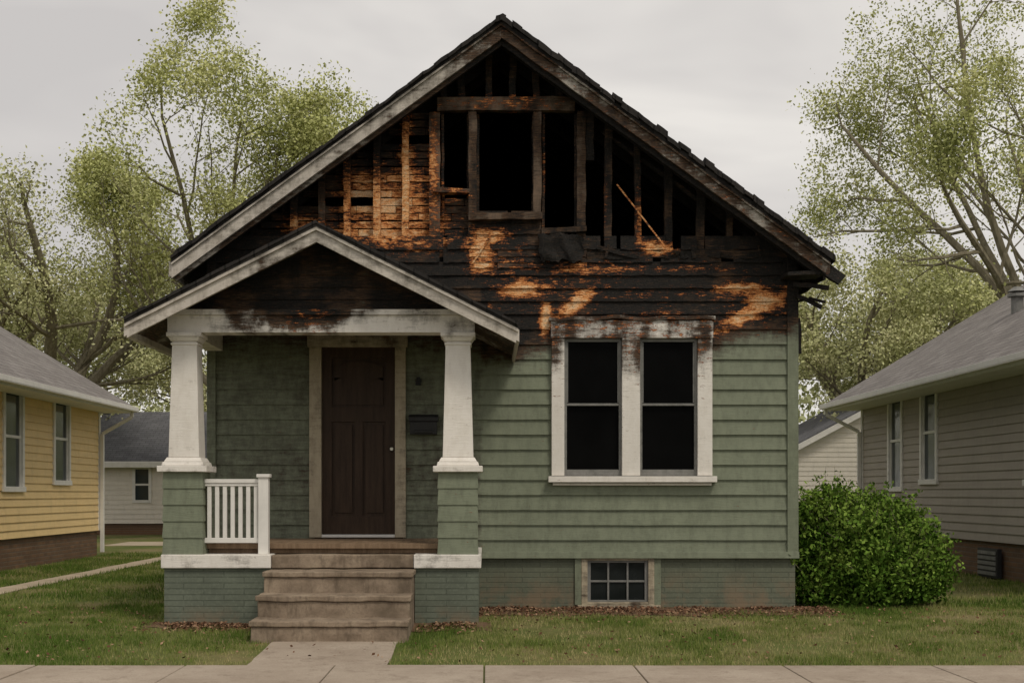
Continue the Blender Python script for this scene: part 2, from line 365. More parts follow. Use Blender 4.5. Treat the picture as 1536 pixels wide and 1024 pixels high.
def wch(x,y,z):
    u=730+133.333*x; v=740-(z-1.29)*133.333
    n=nz(x*6,1,z*1.5)*0.35+nz(x*14,4,z*3)*0.2
    k=0.48-(v-485)/200
    if 925<u<965: k=0.60-(v-485)/270
    if v<512: k=0.42+.14*nz(x*3,7)
    return (clamp(k+n,0.03,0.95),clamp(0.36*(1-(v-480)/150)))
w=MB(); Y=-0.075
w.box(ux(827),ux(846),Y,0.03,uz(713),uz(508),0.05,ch=wch); w.box(ux(1045),ux(1067),Y,0.03,uz(713),uz(508),0.05,ch=wch)
w.box(ux(932),ux(959),Y-.01,0.03,uz(713),uz(508),0.05,ch=wch)
w.box(ux(826),ux(1068),Y-.012,0.03,uz(508),uz(482),0.05,fn=lambda x,y,z:(x,y,z+(0.02*nz(x*6) if z>uz(490) else 0)),ch=wch)
w.box(ux(823),ux(1071),Y-.035,0.03,uz(482)+.004,uz(476),0.05,fn=lambda x,y,z:(x,y+.01*nz(x*8,z*9),z+0.04*nz(x*3.1,2)),ch=lambda x,y,z:(0.6+.4*nz(x*4),0.3))
w.box(ux(822),ux(1073),Y-.05,0.03,uz(723),uz(714),0.08,ch=wch)
w.box(ux(829),ux(1066),Y+.01,0.03,uz(733)+.04,uz(724),0.08,ch=wch)
w.build('double_window_trim',TRIM,H,0.004)
s=MB(); gl=MB()
for a,b in ((846,932),(959,1045)):
    s.box(ux(a),ux(a+4),-0.03,0.03,uz(713),uz(508)); s.box(ux(b-4),ux(b),-0.03,0.03,uz(713),uz(508))
    s.box(ux(a+4),ux(b-4),-0.028,0.028,uz(513),uz(508)); s.box(ux(a+4),ux(b-4),-0.028,0.028,uz(713),uz(704))
    s.box(ux(a+4),ux(b-4),-0.03,0.02,uz(608.5),uz(605))
    s.box(ux(a+4),ux(a+6),-0.02,0.028,uz(604),uz(514)); s.box(ux(b-6),ux(b-4),-0.02,0.028,uz(604),uz(514))
    gl.box(ux(a+4),ux(b-4),0.012,0.016,uz(706),uz(608))
    gl.box(ux(a+4),ux(b-4),-0.006,-0.002,uz(606),uz(512))
s.build('window_sashes',SASH,H,0.002); gl.build('sooted_window_glass',GLASS,H)

d=MB(); dch=lambda x,y,z:(clamp(.14+.25*nz(x*6,2,z*1.2)+.3*clamp((z-2.85)/.2)),0)
d.box(ux(465),ux(483),-0.07,0.03,0.80,uz(521),0.08,ch=dch); d.box(ux(593),ux(609),-0.07,0.03,0.80,uz(521),0.08,ch=dch)
d.box(ux(462),ux(612),-0.08,0.03,uz(521),uz(503),0.08,ch=dch)
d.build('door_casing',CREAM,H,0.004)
d=MB(); zb_,zt=0.835,uz(521)
xl,xr=ux(483),ux(593); d.box(xl,xr,0.03,0.06,zb_,zt)
st=0.11
d.box(xl,xl+st,0.0,0.03,zb_,zt); d.box(xr-st,xr,0.0,0.03,zb_,zt)
for a,b in ((zb_,zb_+.2),(2.10,2.26),(zt-.12,zt)): d.box(xl+st,xr-st,0.0,0.03,a,b)
xm=(xl+xr)/2; d.box(xm-.045,xm+.045,0.0,0.03,zb_+.2,2.10)
for a,b in ((xl+st+.03,xm-.075),(xm+.075,xr-st-.03)): d.box(a,b,0.012,0.03,zb_+.24,2.06)
d.box(xl+st+.03,xr-st-.03,0.012,0.03,2.29,zt-.15,.04,lambda x,y,z:(x,y,z-(.07*((x-xm)/.27)**2 if z>2.6 else 0)))
d.build('front_door',DOOR,H,0.004)
d=MB(); d.box(xl,xr,-0.06,0.02,0.80,0.832); d.build('door_threshold',NTRIM,H,0.004)
d=MB(); kx=ux(588); d.cyl((kx,-0.002,1.79),(kx,-.05,1.79),0.010); d.cyl((kx,-.05,1.79),(kx,-.08,1.79),0.024,0.018,14)
d.build('door_knob',BRASS,H)
d=MB(); d.box(ux(616),ux(656),-0.15,-0.03,uz(652),uz(633)); 
d.box(ux(614),ux(658),-0.165,-0.028,uz(633)+.002,uz(626),0.06,fn=lambda x,y,z:(x,y,z+ (0.03 if y>-0.1 and z>uz(630) else 0)))
d.box(ux(622),ux(650),-.17,-.151,uz(650),uz(646)); d.build('mailbox',DARKMETAL,H,0.006)
d=MB(); lx=ux(628); d.cyl((lx,-.02,2.55),(lx,-.05,2.55),.035,n=14); d.cyl((lx,-.05,2.55),(lx,-.10,2.57),.012); d.cyl((lx,-.10,2.59),(lx,-.10,2.50),.02,.035,14); d.build('porch_wall_lamp',DARKMETAL,H)

# ----- burned attic framing (exposed)
fr=MB()
def fch(x,y,z): return (clamp(0.80+0.35*nz(x*3,y,z*3)+.2*nz(x*11,5,z*5),0.3,1.3),ember(x,z))
def wdch(x,y,z): return (clamp(0.52+0.4*nz(x*5,y,z*2)+.2*nz(x*17,5,z*6),0.2,1.2),ember(x,z)*.8)
def rz(x): return AZ-SL*abs(x-AX)
def stud(u,vt,vb,w=11,y=0.05,ch=fch,lean=0,r=0.010,t=0.09):
    x=ux(u); zt=min(uz(vt),rz(x)-.12); fr.beam((x,y,uz(vb)),(x+lean,y,zt),w/133.3,t,0.05,ch,r)
for u,t_,b,l in ((912,100,383,.01),(958,100,381,-.015),(1003,100,379,.0),(1050,100,380,.02),(1095,100,380,0),(1140,100,380,0),(885,100,240,0)): stud(u,t_,b,R.choice((9,11,12)),lean=l)
for u in (693,733,768,805,840): stud(u,20,148,10,lean=R.uniform(-.02,.02))
stud(665,20,150,9)
for u,t_,b in ((440,100,350),(482,100,365),(520,100,372),(565,100,378),(608,100,380)): stud(u,t_,b,10)
for u in (648,656): stud(u,168,372,8,ch=wdch)
stud(709,167,404,12,ch=wdch,y=0.035); stud(806,167,380,12,ch=wdch,y=0.035); stud(872,167,380,13,ch=wdch,y=0.035)
fr.beam((ux(656),0.02,uz(157)),(ux(862),0.02,uz(156)),0.155,0.10,0.05,wdch,0.012)
fr.beam((ux(650),0.0,uz(286)),(ux(704),0.0,uz(288)),0.05,0.12,0.05,wdch,0.012)
fr.beam((ux(703),-0.03,uz(328)),(ux(813),-0.03,uz(326)),0.075,0.17,0.05,wdch,0.012)
fr.beam((ux(812),-0.02,uz(348)),(ux(879),-0.02,uz(345)),0.06,0.15,0.05,wdch,0.016)
fr.beam((ux(880),0.03,uz(384)),(ux(1180),0.03,uz(380)),0.085,0.11,0.04,fch,0.03)
fr.beam((ux(1050),0.05,uz(300)),(ux(905),0.07,uz(196)),0.04,0.03,0.06,fch,0.01)
for u in (664,702,717,800,816,864): fr.beam((ux(u),0.10,uz(345 if u>810 else 322)),(ux(u),0.10,uz(168)),0.028,0.05,0.06,fch,0.006)
fr.beam((ux(925),-0.04,uz(278)),(ux(1000),-0.07,uz(376)),0.016,0.012,0.06,lambda x,y,z:(.45,.72),0.004)
fr.beam((ux(738),-0.06,uz(352)),(ux(706),-.02,uz(400)),0.02,0.02,0.06,fch,0.004)
fr.beam((ux(895),-0.05,uz(372)),(ux(960),-.03,uz(388)),0.04,0.02,0.05,fch,0.02)
for k in range(16):   # splintered scraps along the torn edge
    u=R.uniform(885,1165); fr.beam((ux(u),R.uniform(-.05,.02),uz(388)),(ux(u+R.uniform(-14,14)),R.uniform(-.06,.03),uz(388-R.uniform(8,22))),R.uniform(.02,.06),.012,.04,fch,.02)
fr.build('exposed_wall_studs',WOOD,H,0.0)
pl=MB(); z=uz(398); row=0
while z<uz(172):
    hgt=0.088; zc=z+hgt/2; v=740-(zc-1.29)*133.333
    x=max(WL+.12,AX-(AZ-.16-zc)/SL); xe=ux(652) if v<292 else ux(708)
    if v<215: x=max(x,ux(560+ (215-v)*.6))
    while x<xe-0.02:
        L=R.uniform(0.35,1.1); x2=min(xe,x+L)
        off=R.uniform(0,0.012); ti=R.uniform(-.006,.006); eb=R.uniform(.75,1.25)
        pch_=lambda x,y,z,eb=eb:(fch(x,y,z)[0],fch(x,y,z)[1]*eb)
        if R.random()>0.05:
            n=max(1,int((x2-x)/.05)); 
            for i in range(n):
                a=x+(x2-x)*i/n; b=x+(x2-x)*(i+1)/n - (0.006 if i==n-1 else 0)
                h0=0.006*nz(a*9,row)+.004*nz(a*30,row); h1=0.006*nz(b*9,row)+.004*nz(b*30,row)
                pl.quad([(a,.115+off,z+h0+ti),(b,.115+off,z+h1+ti),(b,.12+off,z+hgt-.012-h1),(a,.12+off,z+hgt-.012-h0)],pch_)
                pl.quad([(a,.14+off,z+h0+ti),(b,.14+off,z+h1+ti),(b,.115+off,z+h1+ti),(a,.115+off,z+h0+ti)],pch_)
        x=x2
    z+=hgt; row+=1
for k in range(5):
    zz=uz(402)+k*0.125
    a,b=ux(704),ux(880 if k<2 else 812)
    if k==4: a,b=ux(712),ux(800)
    n=int((b-a)/.04)
    for i in range(n):
        p=a+(b-a)*i/n;q=a+(b-a)*(i+1)/n
        if nz(p*6,k*5.1)>.45: continue
        o=lambda x:0.012*nz(x*4,k*3.3); t=lambda x:0.012*nz(x*12,k*2.1)+.008*nz(x*33,k)
        pl.quad([(p,-.03-o(p),zz+t(p)),(q,-.03-o(q),zz+t(q)),(q,-.005,zz+.14),(p,-.005,zz+.14)],fch)
        pl.quad([(p,.02,zz+t(p)),(q,.02,zz+t(q)),(q,-.03-o(q),zz+t(q)),(p,-.03-o(p),zz+t(p))],fch)
pl.box(ux(808),ux(874),-0.09,-0.05,uz(392),uz(354),0.035,fn=lambda x,y,z:(x+.05*nz(x*5,z*7),y+.06*nz(x*7,1,z*7),z+.07*nz(x*9,4,z*3)+.03*nz(x*25,1)),ch=lambda x,y,z:(1.2,0))
pl.box(ux(704),ux(880),0.03,0.05,uz(404),uz(352),0.1,ch=lambda x,y,z:(1.2,0))
pl.build('burned_plank_sheathing',WOOD,H)

# ----- main roof
rf=MB(); LE,RE=3.60,3.60
Y0,Y1=-0.42,HD+.4
for sgn,E in ((-1,LE),(1,RE)):
    f=(lambda sg:(lambda x,y,z:(AX+sg*x,y,AZ-SL*x+z+0.008*nz(x*3,y*2))))(sgn)
    rf.box(0,E,Y0-.03,Y1,-.05,0,0.25,f)
rf.build('roof_shingles',ROOFCHAR,H)
rd=MB()
for sgn,E in ((-1,LE-.03),(1,RE-.03)):
    f=(lambda sg:(lambda x,y,z:(AX+sg*x,y,AZ-SL*x+z)))(sgn)
    rd.box(0,E,Y0+.04,Y1-.05,-.105,-.052,0.5,f,lambda x,y,z:(1.1,0))
    for k in range(24):   # rafters / tails
        yy=0.16+k*0.4
        rd.box(0,E-.04,yy,yy+.045,-.25,-.106,0.5,f,lambda x,y,z:(1.1,0))
    rd.box(0,E-.05,-.20,-.15,-.22,-.106,0.2,f,lambda x,y,z:(1.0,0))
rd.build('roof_deck_and_rafters',WOOD,H)
se=MB()
for sgn in (-1,1):
    x=0.0; xe=3.60 if sgn<0 else 3.66
    while x<xe-.03:
        L=min(R.uniform(.10,.2),xe-x); th=R.uniform(.012,.03) if sgn<0 else R.uniform(.02,.06)
        lift=R.uniform(0,.006) if sgn<0 else R.uniform(-.004,.035)
        yo=R.uniform(0,.02)
        f=(lambda sg,l:(lambda x,y,z:(AX+sg*x,y+.01*nz(x*9,z*5),AZ-SL*x+z+l+.014*nz(x*13,y*3))))(sgn,lift)
        se.box(x,x+L,Y0-.055-yo,Y0+.35,-.02,th,0.08,f,lambda x,y,z:(1,0))
        x+=L*(.97 if sgn<0 else R.uniform(.8,1.02))
se.box(AX-.06,AX+.05,Y0-.07,Y0+.6,AZ-.02,AZ+.05,.05,lambda x,y,z:(x+.02*nz(z*9,y),y,z+.02*nz(x*20,y*6)-.6*abs(x-AX)))
se.build('broken_shingle_edge',ROOFCHAR,H)
bb=MB()
def lch(x,y,z):
    t=clamp(1-abs(x-AX)/3.6); n=nz(x*2,0,z*2)*.25+nz(x*9,2,z*9)*.18
    return (clamp(.12+.38*t**1.3+n,.02,.8),0)
def rch(x,y,z):
    t=clamp(1-abs(x-AX)/3.6); n=nz(x*2.3,7,z*2)*.3+nz(x*9,2,z*9)*.22
    return (clamp(.56+.05*t+n,.2,1.1),.2)
fL=lambda x,y,z:(AX-x,y,AZ-SL*x+z); fR=lambda x,y,z:(AX+x,y,AZ-SL*x+z+.012*nz(x*4,1))
bb.box(0,3.60,Y0,Y0+.04,-.215,-.075,0.06,fL,lch)
bb.box(0,3.60,Y0-.028,Y0+.04,-.073,-.03,0.06,fL,lch)
bb.box(0,3.56,Y0+.05,Y0+.075,-.27,-.12,0.08,fL,lambda x,y,z:(clamp(lch(x,y,z)[0]+.35),0))
bb.box(0.0,3.60,Y0,Y0+.04,-.195,-.075,0.06,fR,rch)
bb.box(0.0,3.60,Y0-.028,Y0+.04,-.073,-.035,0.06,fR,rch)
bb.box(0.0,3.50,Y0+.05,Y0+.075,-.26,-.12,0.06,fR,lambda x,y,z:(1.1,0))
bb.box(AX-3.63,AX-3.60,Y0,Y1,AZ-SL*3.6-.20,AZ-SL*3.6-.04,.3,ch=lambda x,y,z:(.4+.2*nz(y),0))
bb.box(AX+3.60,AX+3.63,Y0+.3,Y1,AZ-SL*3.6-.18,AZ-SL*3.6-.04,.3,lambda x,y,z:(x,y,z+.02*nz(y*2)),lambda x,y,z:(.9,0))
bb.build('bargeboards',FASCIA,H)
sc=MB(); k1=lambda x,y,z:(1.05,0)
ex=AX+3.6; ez=AZ-SL*3.6
sc.beam((ex-.1,Y0+.05,ez-.05),(ex+.13,Y0,ez-.24),.12,.06,.04,k1,.02)
sc.beam((ex-.35,-.2,ez-.25),(ex+.03,-.25,ez-.30),.05,.05,.04,k1,.02)
sc.beam((WR+.02,-.05,ez-.36),(ex-.02,-.12,ez-.50),.045,.04,.04,k1,.02)
sc.beam((WR+.05,-.02,ez-.42),(ex-.12,-.10,ez-.40),.03,.03,.04,k1,.015)
sc.beam((ex-.16,-.1,ez-.40),(ex+.02,-.15,ez-.44),.03,.05,.04,k1,.02)
sc.beam((WR+.06,-.02,ez-.60),(WR+.07,-.02,ez-1.0),.03,.03,.04,k1,.012)
sc.box(WR-.15,ex-.05,-.38,-.0,ez-.17,ez-.13,.08,lambda x,y,z:(x,y,z+.03*nz(x*4,y*4)),k1)
sc.build('torn_eave_debris',WOOD,H)

# ------------------------------------------------------------------ porch
PX=-1.645; PZ=3.905; PS=0.505; PL,PR=1.83,1.93; PY=-2.12
pr=MB()
fl=lambda x,y,z:(PX-x,y,PZ-PS*x+z+.005*nz(x*4,y*3)); frr=lambda x,y,z:(PX+x,y,PZ-PS*x+z+.005*nz(x*4,y*3))
pr.box(0,PL+.02,PY-.03,-.0,-.04,0,.2,fl); pr.box(0,PR+.02,PY-.03,-.0,-.04,0,.2,frr)
for f,E in ((fl,PL),(frr,PR)):
    x=0
    while x<E-.02:
        L=min(R.uniform(.1,.17),E-x+.02); t=R.uniform(.01,.025)
        pr.box(x,x+L,PY-.04-R.uniform(0,.015),PY+.3,-.01,t,.1,f); x+=L
pr.build('porch_roof_shingles',ROOFCHAR,H)
pb=MB()
def pch(x,y,z):
    t=clamp(1-abs(x-PX)/1.9); return (clamp(.10+.28*t+.28*nz(x*2.5,3,z*3)+.2*nz(x*9,1,z*9),.02,.7),0)
pb.box(0,PL,PY,PY+.04,-.185,-.075,.06,fl,pch); pb.box(0,PR,PY,PY+.04,-.185,-.075,.06,frr,pch)
pb.box(0,PL+.02,PY-.025,PY+.04,-.073,-.03,.06,fl,pch); pb.box(0,PR+.02,PY-.025,PY+.04,-.073,-.03,.06,frr,pch)
pb.box(PL,PL+.03,PY+.0,-.03,-.16,-.045,.2,fl,pch); pb.box(PR,PR+.03,PY+.0,-.03,-.16,-.045,.2,frr,pch)
pb.build('porch_bargeboards',FASCIA,H)
ps=MB(); sch=lambda x,y,z:(clamp(.55+.3*nz(x*2,y*2,z)),0)
ps.box(0,PL,PY+.041,-.03,-.10,-.042,.2,fl,sch); ps.box(0,PR,PY+.041,-.03,-.10,-.042,.2,frr,sch)
ps.build('porch_roof_soffit',FASCIA,H)
pg=MB(); z=3.10
gch=lambda x,y,z:(clamp(.80+.35*nz(x*2,3,z*3)+.2*nz(x*7,1,z*4),.5,1.2),0)
while z<PZ-.12:
    w1=(PZ-.10-z)/PS
    pg.board((PX-w1,-1.70,0),(PX+w1,-1.70,0),(0,-1,0),z,min(z+.13,PZ-.1),.024,.004,gch,.06); z+=.122
pg.build('porch_gable_siding',SIDING,H)
be=MB()
def bch(x,y,z):
    h=clamp((z-2.86)/.22)
    c=.08+.95*math.exp(-((x+1.80)/.42)**2)*(0.25+.9*h)+.55*math.exp(-((x+2.45)/.25)**2)*h+.35*h*clamp((x+1.2)/1.2)
    return (clamp(c+.35*nz(x*5,1,z*6)+.2*nz(x*16,1,z*9),.02,1.1),.35*math.exp(-((x+1.75)/.3)**2))
be.box(-3.17,-.12,-1.76,-1.50,2.89,3.06,.04,ch=bch)
be.box(-3.22,-.07,-1.79,-1.50,3.062,3.115,.04,ch=bch)
be.box(-3.14,-2.96,-1.499,-.05,2.89,3.06,.1,ch=lambda x,y,z:(.15,0)); be.box(-.36,-.18,-1.499,-.05,2.89,3.06,.1,ch=lambda x,y,z:(.3,0))
be.build('porch_beam',TRIM,H)
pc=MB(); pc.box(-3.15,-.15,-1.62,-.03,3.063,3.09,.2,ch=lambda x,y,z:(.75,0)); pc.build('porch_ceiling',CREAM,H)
for i,cx in enumerate((-3.005,-.285)):
    c=MB(); cy=-1.625
    cc=lambda x,y,z:(clamp(.0+.14*nz(x*7,y*5,z*1.3)+.35*clamp((z-2.75)/.15)*(.4+nz(x*9,z*9)) + .3*clamp((1.66-z)/.1)*(.3+nz(x*8,y,z*9))),0)
    def sq(h0,h1,z0,z1,cell=.08):
        nzs=max(1,int((z1-z0)/cell)); rings=[]
        for k in range(nzs+1):
            zz=z0+(z1-z0)*k/nzs; h=h0+(h1-h0)*k/nzs
            ring=[]
            for (sx,sy,ex_,ey) in ((-1,-1,1,-1),(1,-1,1,1),(1,1,-1,1),(-1,1,-1,-1)):
                for q in range(4):
                    ring.append(c.pt((cx+h*(sx+(ex_-sx)*q/4),cy+h*(sy+(ey-sy)*q/4),zz),cc))
            rings.append(ring)
        for a,b in zip(rings,rings[1:]):
            for q in range(16): c.f.append((a[q],a[(q+1)%16],b[(q+1)%16],b[q]))
        c.f.append(tuple(reversed(rings[0]))); c.f.append(tuple(rings[-1]))
    sq(.245,.245,1.505,1.565); sq(.210,.200,1.567,1.605); sq(.190,.165,1.607,1.65)
    sq(.152,.122,1.652,2.80); sq(.134,.134,2.765,2.79); sq(.132,.160,2.802,2.845); sq(.172,.172,2.847,2.888)
    c.build('porch_column',TRIM,H,0.006)
    p=MB(); pch2=lambda x,y,z:(clamp(.04+.15*nz(x*5,y*5,z*3)),0)
    def sq2(h0,h1,z0,z1):
        A=[p.pt((cx+sx*h0,cy+sy*h0,z0),pch2) for sx,sy in ((-1,-1),(1,-1),(1,1),(-1,1))]
        B=[p.pt((cx+sx*h1,cy+sy*h1,z1),pch2) for sx,sy in ((-1,-1),(1,-1),(1,1),(-1,1))]
        for q in range(4): p.f.append((A[q],A[(q+1)%4],B[(q+1)%4],B[q]))
        p.f.append(tuple(reversed(A))); p.f.append(tuple(B))
    n=5; hh=(1.505-.69)/n
    for k in range(n): sq2(.203,.192,.69+k*hh,.69+(k+1)*hh+.002)
    p.build('porch_pier',SIDING,H,0.002)
sl=MB()
def slch(x,y,z):
    return (clamp(.10+.26*nz(x*3,y,z*8)+.2*nz(x*11,3,z*6)),0)
sl.box(-3.215,-2.13,-1.85,-1.2,.555,.69,.06,ch=slch); sl.box(-.72,-.055,-1.85,-1.2,.555,.69,.06,ch=slch)
sl.box(-3.215,-2.95,-1.199,-.01,.555,.69,.2,ch=slch); sl.box(-.3,-.055,-1.199,-.06,.555,.69,.2,ch=slch)
sl.build('porch_ledge',TRIM,H,0.008)
sc=MB(); rgh=lambda x,y,z:(x+.006*nz(x*7,y*7,z*7),y+.010*nz(x*5,2,z*9)+.005*nz(x*19,z*9),z+.008*nz(x*4,y*4,9)+.003*nz(x*17,y*17))
sc.box(-2.128,-.722,-1.83,-1.3,.555,.685,.06,rgh)
xs0,xs1=-2.14,-.70
for i,(yf,zt_) in enumerate(((-2.30,.545),(-2.66,.345),(-3.02,.145))):
    zb_=-.15
    sc.box(xs0+.015,xs1-.015,yf+.014,(-1.83,-2.30,-2.66)[i]+.05,zb_,zt_-.055,.07,rgh)
    sc.box(xs0-.0,xs1+.0,yf-.006,(-1.83,-2.30,-2.66)[i]+.05,zt_-.052,zt_,.05,rgh)
sc.build('front_steps',CONC,H,0.010)
dk=MB()
x=-2.80
while x<-.49:
    dk.box(x,x+.083,-1.60,-.055,.765,.79); x+=.087
dk.box(-2.80,-.49,-1.57,-1.52,.69,.764); dk.box(-2.82,-.47,-1.63,-1.601,.74,.792)
dk.build('porch_deck',DECK,H,0.003)
pf=MB(); pf.box(-3.19,-2.12,-1.81,-1.6,-.15,.553,.3); pf.box(-.71,-.08,-1.81,-1.6,-.15,.553,.3); pf.box(-3.19,-2.98,-1.599,-.01,-.15,.553,.5); pf.box(-.29,-.08,-1.599,-.01,-.15,.553,.5)
pf.build('porch_foundation',FOUNDP,H)
pu=MB(); pu.box(-2.97,-.3,-1.5,-.05,.60,.689); pu.build('porch_slab_core',CONC,H)
rl=MB()
yr=-1.70
rl.box(-2.81,-2.27,yr-.035,yr+.035,1.395,1.435,.1); rl.box(-2.81,-2.27,yr-.025,yr+.025,1.365,1.394,.1)
rl.box(-2.81,-2.27,yr-.025,yr+.025,.80,.85,.1)
for i in range(7):
    xx=-2.765+i*.0775; rl.box(xx-.02,xx+.02,yr-.018,yr+.018,.85,1.366,.2)
rl.box(-2.27,-2.17,-1.76,-1.66,.69,1.45,.15); rl.box(-2.285,-2.155,-1.775,-1.645,1.451,1.485,.15)
rl.build('porch_railing',NTRIM,H,0.004)

# ------------------------------------------------------------------ neighbours
def sidewin(tr,gl,xw,sg,y0,y1,z0,z1,t=.09):
    X=lambda o:xw+sg*o
    tr.box(X(-.04),X(.045),y0,y0+t,z0+t,z1-t); tr.box(X(-.04),X(.045),y1-t,y1,z0+t,z1-t)
    tr.box(X(-.04),X(.05),y0,y1,z1-t,z1); tr.box(X(-.04),X(.06),y0-.03,y1+.03,z0,z0+t)
    zm=(z0+z1)/2; tr.box(X(-.04),X(.012),y0+t,y1-t,zm-.025,zm+.025)
    tr.box(X(-.04),X(.005),y0+t,y0+t+.03,z0+t,z1-t); tr.box(X(-.04),X(.005),y1-t-.03,y1-t,z0+t,z1-t)
    gl.box(X(-.03),X(-.02),y0+t,y1-t,z0+t,z1-t)
def neighbour(name,xw,sg,y0,y1,W,zb,ze,ov,pitch,mat,wins,roof):
    E=empty(name); xo=xw-sg*W; xm=xw-sg*W/2
    b=MB(); ex=.135; z=zb
    while z<ze-.09:
        ops=sorted([(w_[0]+.04,w_[1]-.04) for w_ in wins if w_[2]+.03<z+ex/2<w_[3]-.03])
        cur=y0
        for a,c in ops+[(y1,y1)]:
            if a>cur: b.board((xw,cur,0),(xw,a,0),(sg,0,0),z,z+ex+.008,.024)
            cur=c
        b.board((xo,y0,0),(xo,y1,0),(-sg,0,0),z,z+ex+.008,.024); z+=ex
    ridge=ze+.02+pitch*W/2; z=zb
    while z<ridge-.2:
        w_=min(W/2,(ridge+.04-z-ex)/pitch)
        if w_<.05: break
        for yy,n in ((y0,-1),(y1,1)): b.board((xm-w_,yy,0),(xm+w_,yy,0),(0,n,0),z,z+ex+.008,.02)
        z+=ex
    b.build('lapped_walls',mat,E)
    cb=MB(); gl=MB()
    for yy,n in ((y0,-1),(y1,1)):
        for xx,q in ((xw,sg),(xo,-sg)):
            cb.box(xx-.0*q,xx+.035*q,yy-.09*n,yy+.03*n,zb,ze-.05); cb.box(xx-.09*q,xx-.001*q,yy+.0*n,yy+.035*n,zb,ze-.05)
    for w_ in wins: sidewin(cb,gl,xw,sg,*w_)
    f=MB(); f.box(min(xw,xo)+.03,max(xw,xo)-.03,y0+.03,y1-.03,-.2,zb+.01); f.build('brick_foundation',NBRICK,E)
    lin=MB(); lin.box(xw-.10*sg,xw-.13*sg,y0+.1,y1-.1,zb,ze-.1); lin.build('inner_wall',SOOT,E)
    r=MB(); so=MB(); h=W/2+ov
    for q in (-1,1):
        g_=lambda x,y,z,q=q:(xm+q*x,y,ridge+.12-pitch*x+z)
        r.box(0,h,y0-.35,y1+.35,-.03,0,3,g_)
        so.box(0,h-.02,y0-.30,y1+.30,-.09,-.033,3,g_)
        for yy in (y0-.35,y1+.31): cb.box(0,h,yy,yy+.04,-.19,-.032,3,g_)
        ez=ridge+.12-pitch*h
        xa=xm+q*h
        cb.box(xa,xa+q*.03,y0-.3,y1+.3,ez-.17,ez-.03)
        cb.box(xa+q*.031,xa+q*.13,y0-.3,y1+.3,ez-.13,ez-.115); cb.box(xa+q*.12,xa+q*.135,y0-.3,y1+.3,ez-.114,ez-.03)
        so.box(xm+q*(W/2+.03),xa-q*.01,y0-.25,y1+.25,ez-.155,ez-.135)
    r.build('shingle_roof',roof,E); 
    ez=ridge+.12-pitch*h; xa=xw+sg*(ov+.04)
    cb.beam((xa,y1+.12,ez-.12),(xa,y1+.12,ez-.24),.06,.08,3); cb.beam((xa,y1+.12,ez-.24),(xw+sg*.08,y1-.02,ez-.60),.06,.08,3); cb.beam((xw+sg*.08,y1-.02,ez-.60),(xw+sg*.08,y1-.02,.08),.07,.08,3)
    so.build('soffit',NTRIM,E); cb.build('trim_and_gutters',NTRIM,E,0.004); gl.build('window_glass',NGLASS,E)
    return E
YH=neighbour('yellow_siding_house',-8.06,1,2.5,12.7,8.2,.53,3.36,.62,.60,YEL,[(7.15,8.15,1.32,3.2),(9.72,10.72,1.45,3.2),(3.8,4.8,1.4,3.2)],ROOFN)
GH=neighbour('gray_siding_house',7.70,-1,0.5,12.3,8.6,.56,3.42,.68,.60,GRY,[(9.6,10.5,1.33,3.24),(7.7,8.6,1.45,3.26),(3.0,4.0,1.4,3.2)],ROOFN)
v=MB(); v.box(7.62,7.69,4.9,5.7,.02,.46); v.build('basement_vent_frame',DARKMETAL,GH,.004)
v=MB(); 
for k in range(5): v.box(7.60,7.618,4.95,5.65,.06+k*.078,.11+k*.078)
v.build('basement_vent_slats',SASH,GH)
v=MB(); v.cyl((9.15,8.0,4.2),(9.15,8.0,4.68),.10,n=14); v.cyl((9.15,8,4.68),(9.15,8,4.73),.16,.16,14); v.cyl((9.15,8,4.77),(9.15,8,4.85),.16,.06,14); v.cyl((9.15,8,4.73),(9.15,8,4.78),.07,n=10); v.build('roof_vent_pipe',SASH,GH)

